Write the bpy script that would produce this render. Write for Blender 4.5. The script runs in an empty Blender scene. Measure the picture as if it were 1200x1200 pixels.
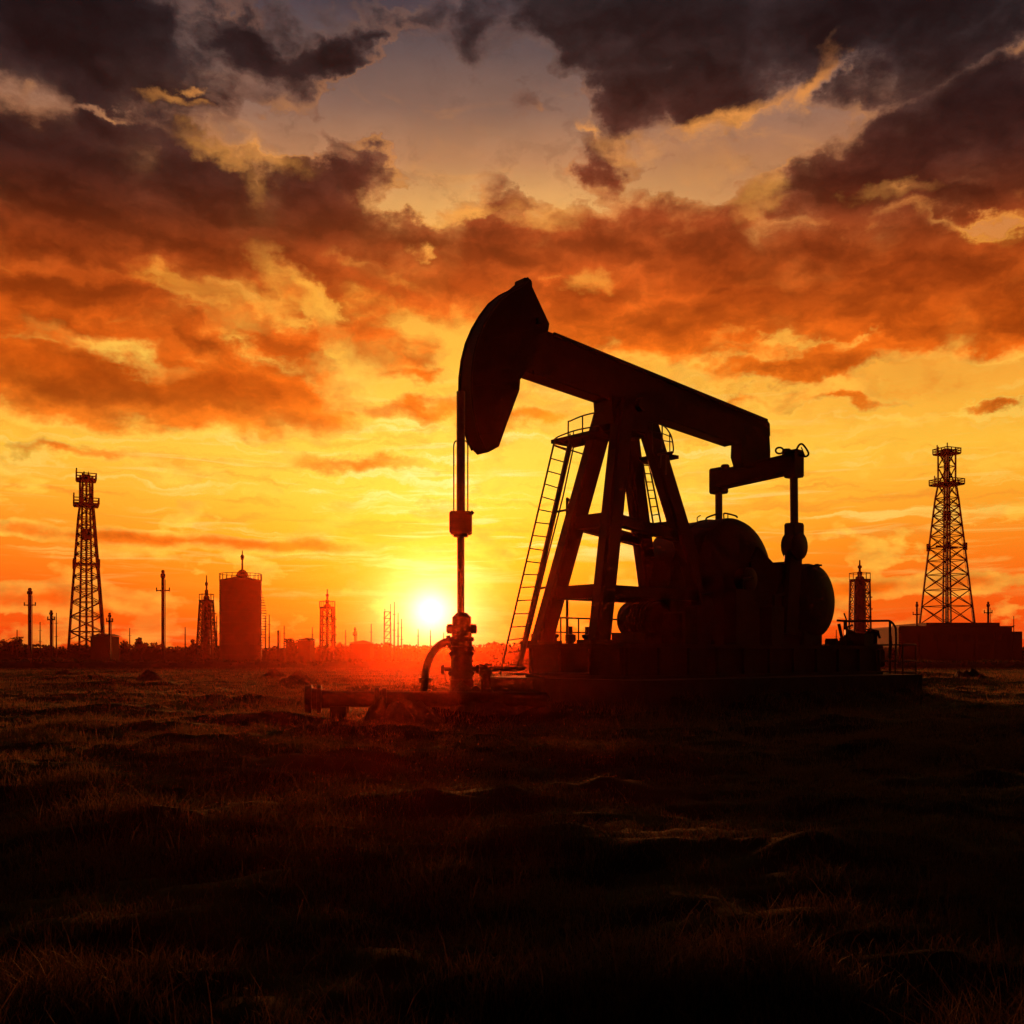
import bpy, math, random
import numpy as np
from mathutils import Vector, Matrix
random.seed(7); rng = np.random.default_rng(11)
S = bpy.context.scene
COL = S.collection
PI = math.pi
F_PX, CX, HY, CAMZ = 1200.0, 600.0, 768.0, 1.2      # focal length / horizon used to survey the place

def P(px, py, Y):
    "point of the place seen along a sight line, at depth Y metres"
    return Vector(((px-CX)/F_PX*Y, Y, CAMZ+(HY-py)/F_PX*Y))

# ------------------------------------------------------------------ mesh helpers
class MB:
    def __init__(s): s.v=[]; s.f=[]
    def add(s, vs, fs):
        n=len(s.v); s.v += [tuple(v) for v in vs]; s.f += [tuple(i+n for i in f) for f in fs]; return s
    def box(s, c, size, m=None, ch=0.0):
        hx,hy,hz=[d/2 for d in size]; c=Vector(c); m=m or Matrix.Identity(3)
        if ch<=0:
            vs=[c+m@Vector((x*hx,y*hy,z*hz)) for x in(-1,1) for y in(-1,1) for z in(-1,1)]
            return s.add(vs,[(0,1,3,2),(4,6,7,5),(0,4,5,1),(2,3,7,6),(0,2,6,4),(1,5,7,3)])
        # box with chamfered long edges (octagonal section in x-z, capped in y)
        ch=min(ch,hx*.9,hz*.9)
        sec=[(-hx+ch,-hz),(hx-ch,-hz),(hx,-hz+ch),(hx,hz-ch),(hx-ch,hz),(-hx+ch,hz),(-hx,hz-ch),(-hx,-hz+ch)]
        vs=[c+m@Vector((x,y,z)) for y in(-hy,hy) for x,z in sec]
        fs=[(i,(i+1)%8,8+(i+1)%8,8+i) for i in range(8)]+[tuple(range(7,-1,-1)),tuple(range(8,16))]
        return s.add(vs,fs)
    def bar(s, a, b, w, h=None, up=(0,0,1), ch=0.0):
        a=Vector(a); b=Vector(b); h=h or w; d=b-a; L=d.length
        if L<1e-6: return s
        d/=L; u=Vector(up)
        if abs(d.dot(u))>.98: u=Vector((0,1,0))
        x=d.cross(u).normalized(); z=x.cross(d).normalized()
        m=Matrix((x,d,z)).transposed()
        return s.box((a+b)/2,(w,L,h),m,ch)
    def tube(s, pts, r, seg=10, cap=True, r1=None):
        pts=[Vector(p) for p in pts]; n=len(pts); vs=[]; fs=[]; ref=None
        for i,p in enumerate(pts):
            t=(pts[min(i+1,n-1)]-pts[max(i-1,0)]).normalized()
            if ref is None: ref=Vector((0,0,1)) if abs(t.z)<.9 else Vector((1,0,0))
            x=(ref-t*ref.dot(t)).normalized(); y=t.cross(x); ref=x
            rr=r if r1 is None else r+(r1-r)*i/max(n-1,1)
            for k in range(seg):
                a=2*PI*k/seg; vs.append(p+x*math.cos(a)*rr+y*math.sin(a)*rr)
        for i in range(n-1):
            for k in range(seg):
                k2=(k+1)%seg; fs.append((i*seg+k,i*seg+k2,(i+1)*seg+k2,(i+1)*seg+k))
        if cap: fs += [tuple(range(seg-1,-1,-1)),tuple((n-1)*seg+k for k in range(seg))]
        return s.add(vs,fs)
    def lathe(s, prof, o=(0,0,0), axis=(0,0,1), seg=24):
        "prof: (distance along axis, radius)"
        o=Vector(o); ax=Vector(axis).normalized()
        r0=Vector((1,0,0)) if abs(ax.x)<.9 else Vector((0,1,0))
        x=(r0-ax*r0.dot(ax)).normalized(); y=ax.cross(x); vs=[]; fs=[]; n=len(prof)
        for t,r in prof:
            for k in range(seg):
                a=2*PI*k/seg; vs.append(o+ax*t+x*math.cos(a)*max(r,1e-3)+y*math.sin(a)*max(r,1e-3))
        for i in range(n-1):
            for k in range(seg):
                k2=(k+1)%seg; fs.append((i*seg+k,i*seg+k2,(i+1)*seg+k2,(i+1)*seg+k))
        fs += [tuple(range(seg-1,-1,-1)),tuple((n-1)*seg+k for k in range(seg))]
        return s.add(vs,fs)
    def prism(s, loop, ext):
        n=len(loop); e=Vector(ext); vs=[Vector(p)-e for p in loop]+[Vector(p)+e for p in loop]
        fs=[(i,(i+1)%n,n+(i+1)%n,n+i) for i in range(n)]+[tuple(range(n-1,-1,-1)),tuple(range(n,2*n))]
        return s.add(vs,fs)
    def build(s, name, mat, parent=None, smooth=True):
        off=Vector((0,0,0))
        if parent is not None:
            p=parent
            while p is not None: off+=p.location; p=p.parent
        me=bpy.data.meshes.new(name)
        me.from_pydata([(v[0]-off.x,v[1]-off.y,v[2]-off.z) for v in s.v],[],s.f)
        me.validate(); me.update()
        if smooth:
            me.shade_smooth(); me.set_sharp_from_angle(angle=math.radians(35))
        me.materials.append(mat)
        o=bpy.data.objects.new(name,me); COL.objects.link(o)
        if parent is not None: o.parent=parent
        return o

def tag(o,label=None,cat=None,group=None,kind=None):
    if label: o['label']=label
    if cat: o['category']=cat
    if group: o['group']=group
    if kind: o['kind']=kind
    return o
def thing(name,label,cat,loc,group=None):
    o=bpy.data.objects.new(name,None); COL.objects.link(o); o.location=loc; o.empty_display_size=.3
    return tag(o,label,cat,group)
def copy_thing(src,loc,label):
    r=src.copy(); COL.objects.link(r); r.location=loc; r['label']=label
    for ch in list(src.children):
        c=ch.copy(); COL.objects.link(c); c.parent=r
        for g in list(ch.children):
            d=g.copy(); COL.objects.link(d); d.parent=c
    return r
def smooth_path(pts,sub=6):
    pts=[Vector(p) for p in pts]; out=[]
    for i in range(len(pts)-1):
        p0=pts[max(i-1,0)];p1=pts[i];p2=pts[i+1];p3=pts[min(i+2,len(pts)-1)]
        for k in range(sub):
            t=k/sub
            out.append(.5*((2*p1)+(p2-p0)*t+(2*p0-5*p1+4*p2-p3)*t*t+(3*p1-p0-3*p2+p3)*t**3))
    return out+[pts[-1]]

# ------------------------------------------------------------------ materials
def lin(c): c=c/255.0; return c/12.92 if c<=.04045 else ((c+.055)/1.055)**2.4
def L3(r,g,b): return (lin(r),lin(g),lin(b),1)
def mat(name,c,rough=.6,metal=0.0,var=.35,scale=6.0,bump=.15,c2=None,spec=.35):
    m=bpy.data.materials.new(name); m.use_nodes=True; nt=m.node_tree; b=nt.nodes['Principled BSDF']
    tc=nt.nodes.new('ShaderNodeTexCoord'); n=nt.nodes.new('ShaderNodeTexNoise')
    n.inputs['Scale'].default_value=scale; n.inputs['Detail'].default_value=6; n.inputs['Roughness'].default_value=.65
    nt.links.new(tc.outputs['Object'],n.inputs['Vector'])
    r=nt.nodes.new('ShaderNodeValToRGB'); r.color_ramp.elements[0].position=.32; r.color_ramp.elements[1].position=.7
    lo=tuple(x*(1-var) for x in c); hi=c2 or tuple(min(1,x*(1+var)) for x in c)
    r.color_ramp.elements[0].color=(*lo,1); r.color_ramp.elements[1].color=(*hi,1)
    nt.links.new(n.outputs['Fac'],r.inputs['Fac']); nt.links.new(r.outputs['Color'],b.inputs['Base Color'])
    b.inputs['Roughness'].default_value=rough; b.inputs['Metallic'].default_value=metal
    b.inputs['Specular IOR Level'].default_value=spec
    if bump:
        bp=nt.nodes.new('ShaderNodeBump'); bp.inputs['Strength'].default_value=bump; bp.inputs['Distance'].default_value=.02
        nt.links.new(n.outputs['Fac'],bp.inputs['Height']); nt.links.new(bp.outputs['Normal'],b.inputs['Normal'])
    return m
STEEL=mat('dark_painted_steel',(.016,.013,.012),.62,0,.4,3.0,c2=(.032,.019,.013),spec=.25)
STEEL2=mat('weathered_steel',(.026,.021,.018),.55,.2,.4,5.0,c2=(.05,.028,.018),spec=.25)
RAIL=mat('railing_steel',(.06,.05,.045),.5,.3,.3,8)
ROD=mat('bright_rod_steel',(.12,.10,.09),.42,.5,.25,9,bump=.05)
WELL=mat('wellhead_iron',(.035,.022,.017),.6,.1,.45,9,c2=(.06,.03,.016),spec=.25)
CONC=mat('old_concrete',(.04,.034,.03),.9,0,.4,2.5,bump=.6)
FARST=mat('far_steel',(.04,.032,.028),.7,0,.3,.8,bump=0)
FARPL=mat('far_plate',(.035,.027,.024),.75,0,.35,.3,bump=0)
FARWALL=mat('far_wall',(.05,.038,.032),.85,0,.3,.2,bump=0)
SOILM=mat('turned_soil',(.055,.04,.028),.95,0,.4,9,bump=.6)
BARK=mat('bark',(.06,.045,.035),.9,0,.4,6)
def leafmat(name,c,c2,tr=.35,sc=.9):
    m=mat(name,c,.75,0,.35,sc,bump=0,c2=c2,spec=.15); nt=m.node_tree
    b=nt.nodes['Principled BSDF']; out=nt.nodes['Material Output']
    t=nt.nodes.new('ShaderNodeBsdfTranslucent'); mx=nt.nodes.new('ShaderNodeMixShader'); mx.inputs[0].default_value=tr
    ramp=[n for n in nt.nodes if n.type=='VALTORGB'][0]
    nt.links.new(ramp.outputs['Color'],t.inputs['Color'])
    nt.links.new(b.outputs[0],mx.inputs[1]); nt.links.new(t.outputs[0],mx.inputs[2]); nt.links.new(mx.outputs[0],out.inputs['Surface'])
    return m
GRASSM=leafmat('dry_grass',(.075,.050,.028),(.24,.145,.078),.5,28.0)
def near_shade(m):  # foreground shade painted into the base colour, patchy, fading out with distance
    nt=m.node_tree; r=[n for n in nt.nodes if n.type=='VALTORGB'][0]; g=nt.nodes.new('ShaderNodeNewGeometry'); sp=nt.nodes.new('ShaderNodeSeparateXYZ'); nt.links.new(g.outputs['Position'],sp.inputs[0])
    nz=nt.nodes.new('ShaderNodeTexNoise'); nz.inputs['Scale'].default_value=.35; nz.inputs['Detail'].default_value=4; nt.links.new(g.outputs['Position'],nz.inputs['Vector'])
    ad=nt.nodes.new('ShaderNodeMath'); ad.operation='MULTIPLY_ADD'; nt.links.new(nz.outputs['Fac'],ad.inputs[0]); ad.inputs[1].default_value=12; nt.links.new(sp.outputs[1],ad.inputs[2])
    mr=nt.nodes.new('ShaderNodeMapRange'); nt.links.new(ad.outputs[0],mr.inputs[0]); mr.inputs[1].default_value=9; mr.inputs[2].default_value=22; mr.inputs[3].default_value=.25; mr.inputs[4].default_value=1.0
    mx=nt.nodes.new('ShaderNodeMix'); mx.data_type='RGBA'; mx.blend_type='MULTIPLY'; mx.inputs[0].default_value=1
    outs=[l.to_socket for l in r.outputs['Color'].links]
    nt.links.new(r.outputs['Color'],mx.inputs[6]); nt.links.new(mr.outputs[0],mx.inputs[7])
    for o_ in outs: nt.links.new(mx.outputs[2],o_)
near_shade(GRASSM)
LEAFM=leafmat('foliage',(.035,.04,.016),(.07,.06,.025),.3)

# ------------------------------------------------------------------ numpy value noise
_tab=rng.random((256,256))
def vnoise(x,y):
    xi=np.floor(x).astype(int); yi=np.floor(y).astype(int); fx=x-xi; fy=y-yi
    fx=fx*fx*(3-2*fx); fy=fy*fy*(3-2*fy)
    a=_tab[xi&255,yi&255]; b=_tab[(xi+1)&255,yi&255]; c=_tab[xi&255,(yi+1)&255]; d=_tab[(xi+1)&255,(yi+1)&255]
    return (a*(1-fx)+b*fx)*(1-fy)+(c*(1-fx)+d*fx)*fy
def fbm(x,y,o=4):
    t=0; a=.5
    for i in range(o): t=t+a*vnoise(x+17.3*i,y+9.1*i); x=x*2.03; y=y*2.03; a*=.5
    return t
# mounds of the field: x, y, radius x, radius y, height
MOUNDS=[(1.55,12.2,1.5,1.0,.30),(4.3,13.2,1.6,1.2,.34),(.9,9.3,.9,.7,.26),(-.7,8.4,1.0,.7,.26),(-3.6,12.5,1.6,.9,.25),(-6.5,16,2.2,1.0,.28),
 (-1.9,11.2,1.1,.8,.24),(3.0,8.2,1.1,.8,.25),(-2.6,7.2,.9,.6,.2),(.4,6.6,.8,.5,.18),(1.8,6.2,.7,.5,.18),(-9,22,2.4,1.2,.35),(-4.6,19.0,1.8,.9,.28),
 (-2.2,15.2,1.3,.8,.3),(5.6,17,2,1.2,.3),(-12,30,3,1.5,.4),(-7.5,27,2.2,1,.35),(-16,40,3,1.6,.45),(-4,34,2.5,1.2,.35),(13,32,3,1.5,.4),(16,30,2.6,1.2,.35),
 (18,42,3,1.5,.45),(7.5,15.5,1.7,1.0,.3),(2.2,16.2,1.6,.9,.25),(-5.2,9.8,1.3,.8,.25),(4.7,10,1.2,.8,.24),(-22,50,4,2,.5),(-9,48,3,1.5,.4),(22,55,4,2,.5)]
def hgt(x,y):
    h=.34*(fbm(x*.16,y*.16,3)-.45)+.20*(fbm(x*.75+40,y*.9+11,3)-.45)+.19*(fbm(x*2.3,y*2.6+5,3)-.42)+.075*(fbm(x*6.1,y*6.1+2,2)-.4)
    for mx,my,rx,ry,mh in MOUNDS:
        h=h+.52*mh*np.exp(-((x-mx)/rx)**2*1.6-((y-my)/ry)**2*1.6)
    # level ground round the foundation and the well
    u=(x-2.7)*.766+(y-24)*.643; w=(x-2.7)*.643-(y-24)*.766
    dx=np.maximum(np.abs(u-1.7)-6.6,0); dy=np.maximum(np.abs(w-.2)-3.2,0)
    k=np.clip(np.sqrt(dx*dx+dy*dy)/3.0,0,1); k=k*k*(3-2*k)
    far=np.clip((y-60)/40,0,1)
    near=np.clip(np.hypot(x,y)/3.5,0,1)
    dd=np.sqrt(dx*dx+dy*dy)
    du=np.maximum(np.abs(u-2.7)-5.3,0); dw=np.maximum(np.abs(w-.4)-2.6,0); de=np.hypot(du,dw)
    bank=(.22+.75*(fbm(x*.9+3,y*.9+7,3)-.35))*np.exp(-(de/.75)**2)*(de>0)
    well=.42*np.exp(-((x+.55)/1.7)**4-((y-19.95)/.5)**2)*(.6+1.2*(fbm(x*2.1,y*2.1,3)-.3))
    return h*(.15+.85*k)*(1-.75*far)*(.3+.7*near)-.02+bank+well
def hz(x,y): return float(hgt(np.array([x]),np.array([y]))[0])

# ------------------------------------------------------------------ ground sheet
def axis_samples(a,b,step,grow,lim):
    out=[0.0]; s=step
    while out[-1]<lim:
        out.append(out[-1]+s)
        if out[-1]>a: s*=grow
    return out
ys=[-60,-40,-25,-15,-9,-5,-3,-1.5,0,.8,1.6]; y=2.2; s=.09
while y<4000:
    ys.append(y); y+=s; s=max(.09,.0085*y) if y<120 else s*1.15
xs=[0.0]; x=0; s=.1
while x<4000:
    x+=s; xs.append(x)
    s=.1 if x<6 else (.22 if x<20 else (.5 if x<60 else s*1.2))
xs=np.array([-v for v in xs[:0:-1]]+xs); ys=np.array(ys)
GX,GY=np.meshgrid(xs,ys); GZ=hgt(GX,GY)
nx,ny=len(xs),len(ys)
co=np.stack([GX.ravel(),GY.ravel(),GZ.ravel()],1)
idx=np.arange(nx*ny).reshape(ny,nx)
fa=np.stack([idx[:-1,:-1],idx[:-1,1:],idx[1:,1:],idx[1:,:-1]],-1).reshape(-1,4)
def np_mesh(name,co,faces,material,smooth=False):
    me=bpy.data.meshes.new(name); k=faces.shape[1]
    me.vertices.add(len(co)); me.vertices.foreach_set('co',co.astype(np.float32).ravel())
    me.loops.add(faces.size); me.loops.foreach_set('vertex_index',faces.astype(np.int32).ravel())
    me.polygons.add(len(faces)); me.polygons.foreach_set('loop_start',np.arange(0,faces.size,k,dtype=np.int32))
    me.update(calc_edges=True); me.validate()
    if smooth: me.shade_smooth()
    me.materials.append(material)
    o=bpy.data.objects.new(name,me); COL.objects.link(o); return o
GROUNDM=mat('field_soil',(.022,.016,.010),.95,0,.5,1.6,bump=.5,c2=(.038,.026,.014),spec=.05)
near_shade(GROUNDM)
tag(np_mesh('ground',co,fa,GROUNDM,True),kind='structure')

# ------------------------------------------------------------------ grass
def grass(n,ymin,ymax,wmul,segs,hmul):
    t=rng.random(n); y=ymin*(ymax/ymin)**t; x=(rng.random(n)*2-1)*(.62*y+3.0)
    cl=fbm(x*1.3+3,y*1.3,3); big=fbm(x*.35+9,y*.35+2,3)
    keep=(rng.random(n)<np.clip((cl-.22)*2.6,.28,1))
    u=(x-2.7)*.766+(y-24)*.643; w=(x-2.7)*.643-(y-24)*.766
    keep&=~((u>-2.62)&(u<8.02)&(w>-2.22)&(w<3.02))
    edge=(u>-3.6)&(u<9)&(w>-3.2)&(w<4)
    x,y,cl,big=x[keep],y[keep],cl[keep],big[keep]; n=len(x)
    z=hgt(x,y)-.015
    H=(.045+.20*np.clip((cl-.33)*2.6,0,1)*rng.random(n)+.06*rng.random(n))*(.65+.9*np.clip((big-.3)*2,0,1))*hmul
    H=np.where(edge[keep],H*1.5,H); tall=rng.random(n)<.02; H=np.where(tall,H*2.0,H)
    W=(.0032+.00042*y)*(.6+.8*rng.random(n))*wmul
    a=rng.random(n)*2*PI; lean=(.1+.75*rng.random(n)**1.5)*H; la=rng.random(n)*2*PI
    wx,wy=np.cos(a)*W*.5,np.sin(a)*W*.5
    vs=[]
    for k in range(segs):
        q=k/segs; cx=x+np.cos(la)*lean*q*q; cy=y+np.sin(la)*lean*q*q; cz=z+H*(q-.18*q*q); f=1-.55*q
        vs.append(np.stack([cx-wx*f,cy-wy*f,cz],1)); vs.append(np.stack([cx+wx*f,cy+wy*f,cz],1))
    vs.append(np.stack([x+np.cos(la)*lean,y+np.sin(la)*lean,z+H*.82],1))
    m=2*segs+1; co=np.stack(vs,1).reshape(-1,3); b=np.arange(n)*m; fs=[]
    for k in range(segs-1):
        o=b+2*k; fs.append(np.stack([o,o+1,o+3],1)); fs.append(np.stack([o,o+3,o+2],1))
    o=b+2*(segs-1); fs.append(np.stack([o,o+1,o+2],1))
    return co,np.concatenate(fs)
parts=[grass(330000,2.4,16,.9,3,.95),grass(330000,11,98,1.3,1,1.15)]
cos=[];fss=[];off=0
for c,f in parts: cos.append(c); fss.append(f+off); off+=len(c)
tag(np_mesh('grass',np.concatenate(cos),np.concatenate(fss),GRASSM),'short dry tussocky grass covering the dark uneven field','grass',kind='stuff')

# ------------------------------------------------------------------ pumpjack
X0,Y0,SN,CS=2.7,24.0,math.sin(math.radians(50)),math.cos(math.radians(50))
def B(u,w,z): return Vector((X0+u*SN+w*CS,Y0+u*CS-w*SN,z))
EU=Vector((SN,CS,0)); EW=Vector((CS,-SN,0)); EZ=Vector((0,0,1))
MB3=Matrix((EU,EW,EZ)).transposed()
def onplane(px,py,w=0.0):
    k=(px-CX)/F_PX; u=(k*(Y0-w*SN)-X0-w*CS)/(SN-k*CS); Y=Y0+u*CS-w*SN
    return (u,CAMZ+(HY-py)/F_PX*Y)
def Bq(px,py,w=0.0): u,z=onplane(px,py,w); return B(u,w,z)

pj=thing('pumpjack','big black beam pumpjack with tilted horsehead and ladder, silhouetted in the middle','pumpjack',(X0,Y0,.7))
# horsehead
front=[(606,331),(597,338.5),(585,344.5),(573,354),(562.5,368),(553.7,383),(546.5,400),(541.5,420),(539,440),(538.7,459),(541,482),(545,500),(548,513),(554,526)]
fr=[(a+6.5,b) for a,b in front]
prof=[(612,327.5),(616.5,333),(617,339),(637,382),(636,389),(611,436),(603,447),(602,459),(587.5,498),(578,525),(566,531.5)]
loop=[Bq(a,b) for a,b in prof]+[Bq(a,b) for a,b in fr[::-1]]
hh=MB().prism(loop,EW*.19).build('horse_head',STEEL,pj)
arc=[Bq(a,b) for a,b in fr]
fl=MB()
for w in (-.2,.2):
    fl.tube([p+EW*w for p in arc],.028,8)
fl.build('arc_flange',STEEL2,hh)
for a,b in (((562,400),(618,386)),((550,452),(594,449)),((556,510),(574,508))):
    MB().bar(Bq(*a)+EW*.19,Bq(*b)+EW*.19,.07,.03,EW).build('stiffener',STEEL,hh)
MB().box(Bq(613,334),(.22,.3,.2),MB3,.03).build('head_clamp',STEEL2,hh)
MB().bar(Bq(624,380)+EW*.25,Bq(624,380)-EW*.25,.12).build('head_hinge_pin',STEEL2,hh)
# walking beam
prof=[(602,376),(640,392),(893,493.5),(896,498),(896.5,512),(857,522),(613,438.5),(600,436)]
wb=MB().prism([Bq(a,b) for a,b in prof],EW*.17).build('walking_beam',STEEL,pj)
fb=MB()
def along(a,b,t): return (a[0]+(b[0]-a[0])*t,a[1]+(b[1]-a[1])*t)
for (a,b) in (((642,394),(892,494.5)),((618,438.5),(857,520.5))):
    for w in (-.19,.19): fb.bar(Bq(*a)+EW*w,Bq(*b)+EW*w,.08,.05,EW)
fb.build('beam_flange',STEEL2,wb)
# tail bearing under the beam end
MB().prism([Bq(a,b) for a,b in ((863,512),(895,496),(897,530),(896.5,546),(866,549),(862,535))],EW*.16).build('tail_bearing',STEEL,pj)
# saddle bearing
sb=MB(); sb.prism([Bq(a,b) for a,b in ((706,466),(764,486),(757,505),(748,515),(722,515),(708,497))],EW*.3)
sb.bar(B(-.02,-.55,6.98),B(-.02,.55,6.98),.3,.3,EZ,.08)
sb.build('saddle_bearing',STEEL,pj)
# samson post
zt,zb=7.0,1.45
tops={(-1,-1):(-.42,-.3),(-1,1):(-.38,.24),(1,-1):(.28,-.3),(1,1):(.34,.22)}
bots={(-1,-1):(-1.9,-.9),(-1,1):(-1.85,.92),(1,-1):(2.05,-.95),(1,1):(2.1,.9)}
legs={}
sp=None
pf=MB().prism([B(-.62,0,zt-.62),B(.62,0,zt-.62),B(.42,0,zt+.12),B(-.5,0,zt+.12)],EW*.42)
sp=pf.build('samson_post',STEEL,pj)
for k in tops:
    a=B(*tops[k],zt-.1); b=B(*bots[k],zb); legs[k]=(a,b)
    MB().bar(a,b,.46,.34,EW,.05).build('leg',STEEL,sp)
    MB().box(b+Vector((0,0,.04)),(.75,.6,.09),MB3).build('foot_plate',STEEL2,sp)
def on(k,z): a,b=legs[k]; t=(a.z-z)/(a.z-b.z); return a+(b-a)*t
br=MB()
for z in (4.25,2.62):
    h=.3
    br.bar(on((-1,-1),z),on((-1,1),z),.24,h); br.bar(on((1,-1),z),on((1,1),z),.24,h)
    for w in (-1,1): br.bar(on((-1,w),z),on((1,w),z-(.0 if z<3 else .25)),.2,h*.85)
br.build('cross_brace',STEEL,sp)
# ladder on the left of the post
def ladder_pts(a0,a1,b0,b1,Ya,Yb): return P(*a0,Ya),P(*a1,Ya),P(*b0,Yb),P(*b1,Yb)
tl,tr,bl,brr=ladder_pts((650.5,514),(668,521),(586,790),(607,786),23.5,22.9)
lad=MB().tube([tl,bl],.022,8).build('ladder',RAIL,pj)
MB().bar(tr,brr,.10,.07,EW).build('rail',RAIL,lad)
for i in range(18):
    t=.03+.94*i/17
    MB().tube([tl.lerp(bl,t),tr.lerp(brr,t+.004*math.sin(i*5))],.0135,6).build('rung',RAIL,lad)
MB().tube([P(672,524,23.7),P(660,581,23.6),P(640,660,23.5),P(611,780,23.1)],.018,6).build('brace_rod',RAIL,lad)
for py in (600,690): MB().bar(P(668-(py-525)*.226,py,23.4),P(684-(py-525)*.226,py-3,23.7),.05).build('bracket',RAIL,lad)
# upper work platform and railings
pl=MB().box(B(-.95,-.55,6.22),(.75,1.3,.09),MB3).build('work_platform',STEEL,pj)
r=MB(); YP=23.5
def rl(pts,rad=.017,Y=YP): r.tube(smooth_path([P(a,b,Y) for a,b in pts],4),rad,6)
rl([(650,520),(651.3,513.5),(665.3,507.3),(678.7,503.3),(694,500.5),(702,499)]); rl([(666,524),(666,495.5),(668,493.5),(682.7,487.3),(698.7,483.3),(708,481)])
rl([(682.7,487.3),(682.7,518)]); rl([(650,516),(667,522.5)]); rl([(649,521.5),(683,532)]); rl([(668,524),(668,508)])
rl([(672,520),(672,505)],.013)
r.build('guard_rail',RAIL,pl)
p2=MB().box(B(.95,.02,5.92),(.55,1.0,.08),MB3).build('rear_platform',STEEL,pj)
r=MB(); YP=24.3
rl([(759,494),(766,495.5),(777.3,498.7),(784.7,507.3),(788,516.7),(788.7,530),(781,534)]); rl([(776,498.7),(776,526)]); rl([(766,513),(776,516),(788,518)],.013)
rl([(771,532.7),(788.7,530)],.03); rl([(781,534),(780.5,556)],.02); rl([(775,532),(774,548)],.015); rl([(761,505),(776,508),(786,512)],.012); rl([(784.7,507),(785,530)],.013); rl([(764,496),(765,530)],.013)
r.build('guard_rail',RAIL,p2)
l2=MB(); a0,a1,b0,b1=P(753,540,24.9),P(760,541,24.9),P(768,628,25.3),P(777,626,25.3)
l2.tube([a0,b0],.022,6); l2.tube([a1,b1],.022,6)
for i in range(9):
    t=(i+.5)/9; l2.tube([a0.lerp(b0,t),a1.lerp(b1,t)],.014,6)
l2.build('rear_ladder',RAIL,pj)
# equalizer, pitman arms
eq=MB(); q=lambda w:6.06+.05*w
eq.bar(B(4.9,-1.3,q(-1.3)),B(4.9,1.3,q(1.3)),.42,.5,EZ,.06)
eq=eq.build('equalizer',STEEL,pj)
for w in (-1.22,1.19):
    MB().box(B(4.9,w,q(w)-.02),(.40,.34,.70),MB3,.05).build('end_bearing',STEEL2,eq)
    MB().lathe([(0,.12),(.1,.12),(.14,.09)],B(4.9,w*.82,q(w)+.26),EZ,14).build('grease_cap',STEEL2,eq)
sh=MB(); c=P(913.5,528,26.3)
sh.tube([c+Vector((math.cos(t)*.10,0,math.sin(t)*.08)) for t in [k*2*PI/14 for k in range(15)]],.025,6)
sh.build('shackle',STEEL2,eq); sh=MB(); sh.tube(smooth_path([P(933,528,26.1),P(936.5,521.5,26.1),P(941,521,26.1),P(947.5,531,26.1),P(944,535,26.1),P(937,533,26.1)],4),.026,6)
sh.tube([P(939,524,26.1),P(943,534,26.1)],.015,6)
sh.build('shackle',STEEL2,eq)
for w,zl in ((-1.22,2.9),(1.19,4.55)):
    MB().tube([B(4.9,w,q(w)-.2),B(4.92,w,zl)],.105 if w>0 else .10,14).build('pitman_arm',ROD,pj)
# cranks with counterweights and wrist pins
for w in (-1.22,1.19):
    s=1 if w>0 else -1
    zz=4.0 if w>0 else 2.9
    cr=MB().bar(B(4.92,w,zz+.12),B(4.75,w-.05*s,1.75),.62,.2,EW,.06).build('crank',STEEL,pj)
    MB().box(B(4.92,w,zz+.38),(.42,.3,.42),MB3,.05).build('pitman_socket',STEEL2,cr)
    MB().lathe([(-.2,.30),(-.16,.36),(.16,.36),(.2,.30)],B(4.93,w,zz),EW,20).build('wrist_pin_bearing',STEEL2,cr)
    MB().prism([B(4.3,w-.2*s,1.7),B(5.5,w-.2*s,1.7),B(5.55,w-.2*s,2.6),B(5.2,w-.2*s,3.2),B(4.55,w-.2*s,3.2),B(4.25,w-.2*s,2.6)],EW*.12).build('counterweight',STEEL,cr)
# gear housing: a large lying drum with domed ends
zc,R=3.05,1.55
pr=[(-1.25,.5),(-1.2,1.0),(-1.05,1.38),(-.88,1.53),(-.8,1.55),(.0,1.55),(.02,1.58),(.1,1.58),(.12,1.55),(.72,1.55),(.82,1.5),(.92,1.3),(.98,.95),(1.0,.5)]
gh=MB().lathe(pr,B(3.0,0,zc),EW,48).build('gear_housing',STEEL,pj)
MB().box(B(3.0,-.1,1.75),(2.2,1.5,.6),MB3).build('housing_saddle',STEEL2,gh)
hr=MB(); YP=26.2; r=hr
rl([(818,614),(817,607),(821,604)],.012); rl([(828,612),(828,607),(838,603),(843,602)],.02); rl([(848,603),(850,601.5),(862,604.5),(864,607)],.02); rl([(848,603),(848.5,609)],.015); rl([(853,602),(853,608)],.012)
hr.build('grab_rail',RAIL,gh)
MB().lathe([(0,.3),(.3,.3),(.34,.2)],B(3.0,.95,zc),EW,24).build('shaft_boss',STEEL2,gh)
# brake / belt drum at the tail end
pr=[(-.95,.3),(-.9,.75),(-.75,.95),(-.6,1.0),(.25,1.0),(.42,.95),(.55,.75),(.6,.3)]
bd=MB().lathe(pr,B(5.85,.75,2.62),EW,40).build('belt_drum',STEEL,pj)
hd=MB(); r=hd; rl([(950,665.5),(953,663),(959,661.5),(960,667)],.018,26.6); rl([(955,662),(963,662.5)],.025,26.6); hd.build('drum_vent',RAIL,bd)
MB().box(B(5.75,.7,1.62),(.8,1.0,.4),MB3).build('drum_cradle',STEEL2,bd)
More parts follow.
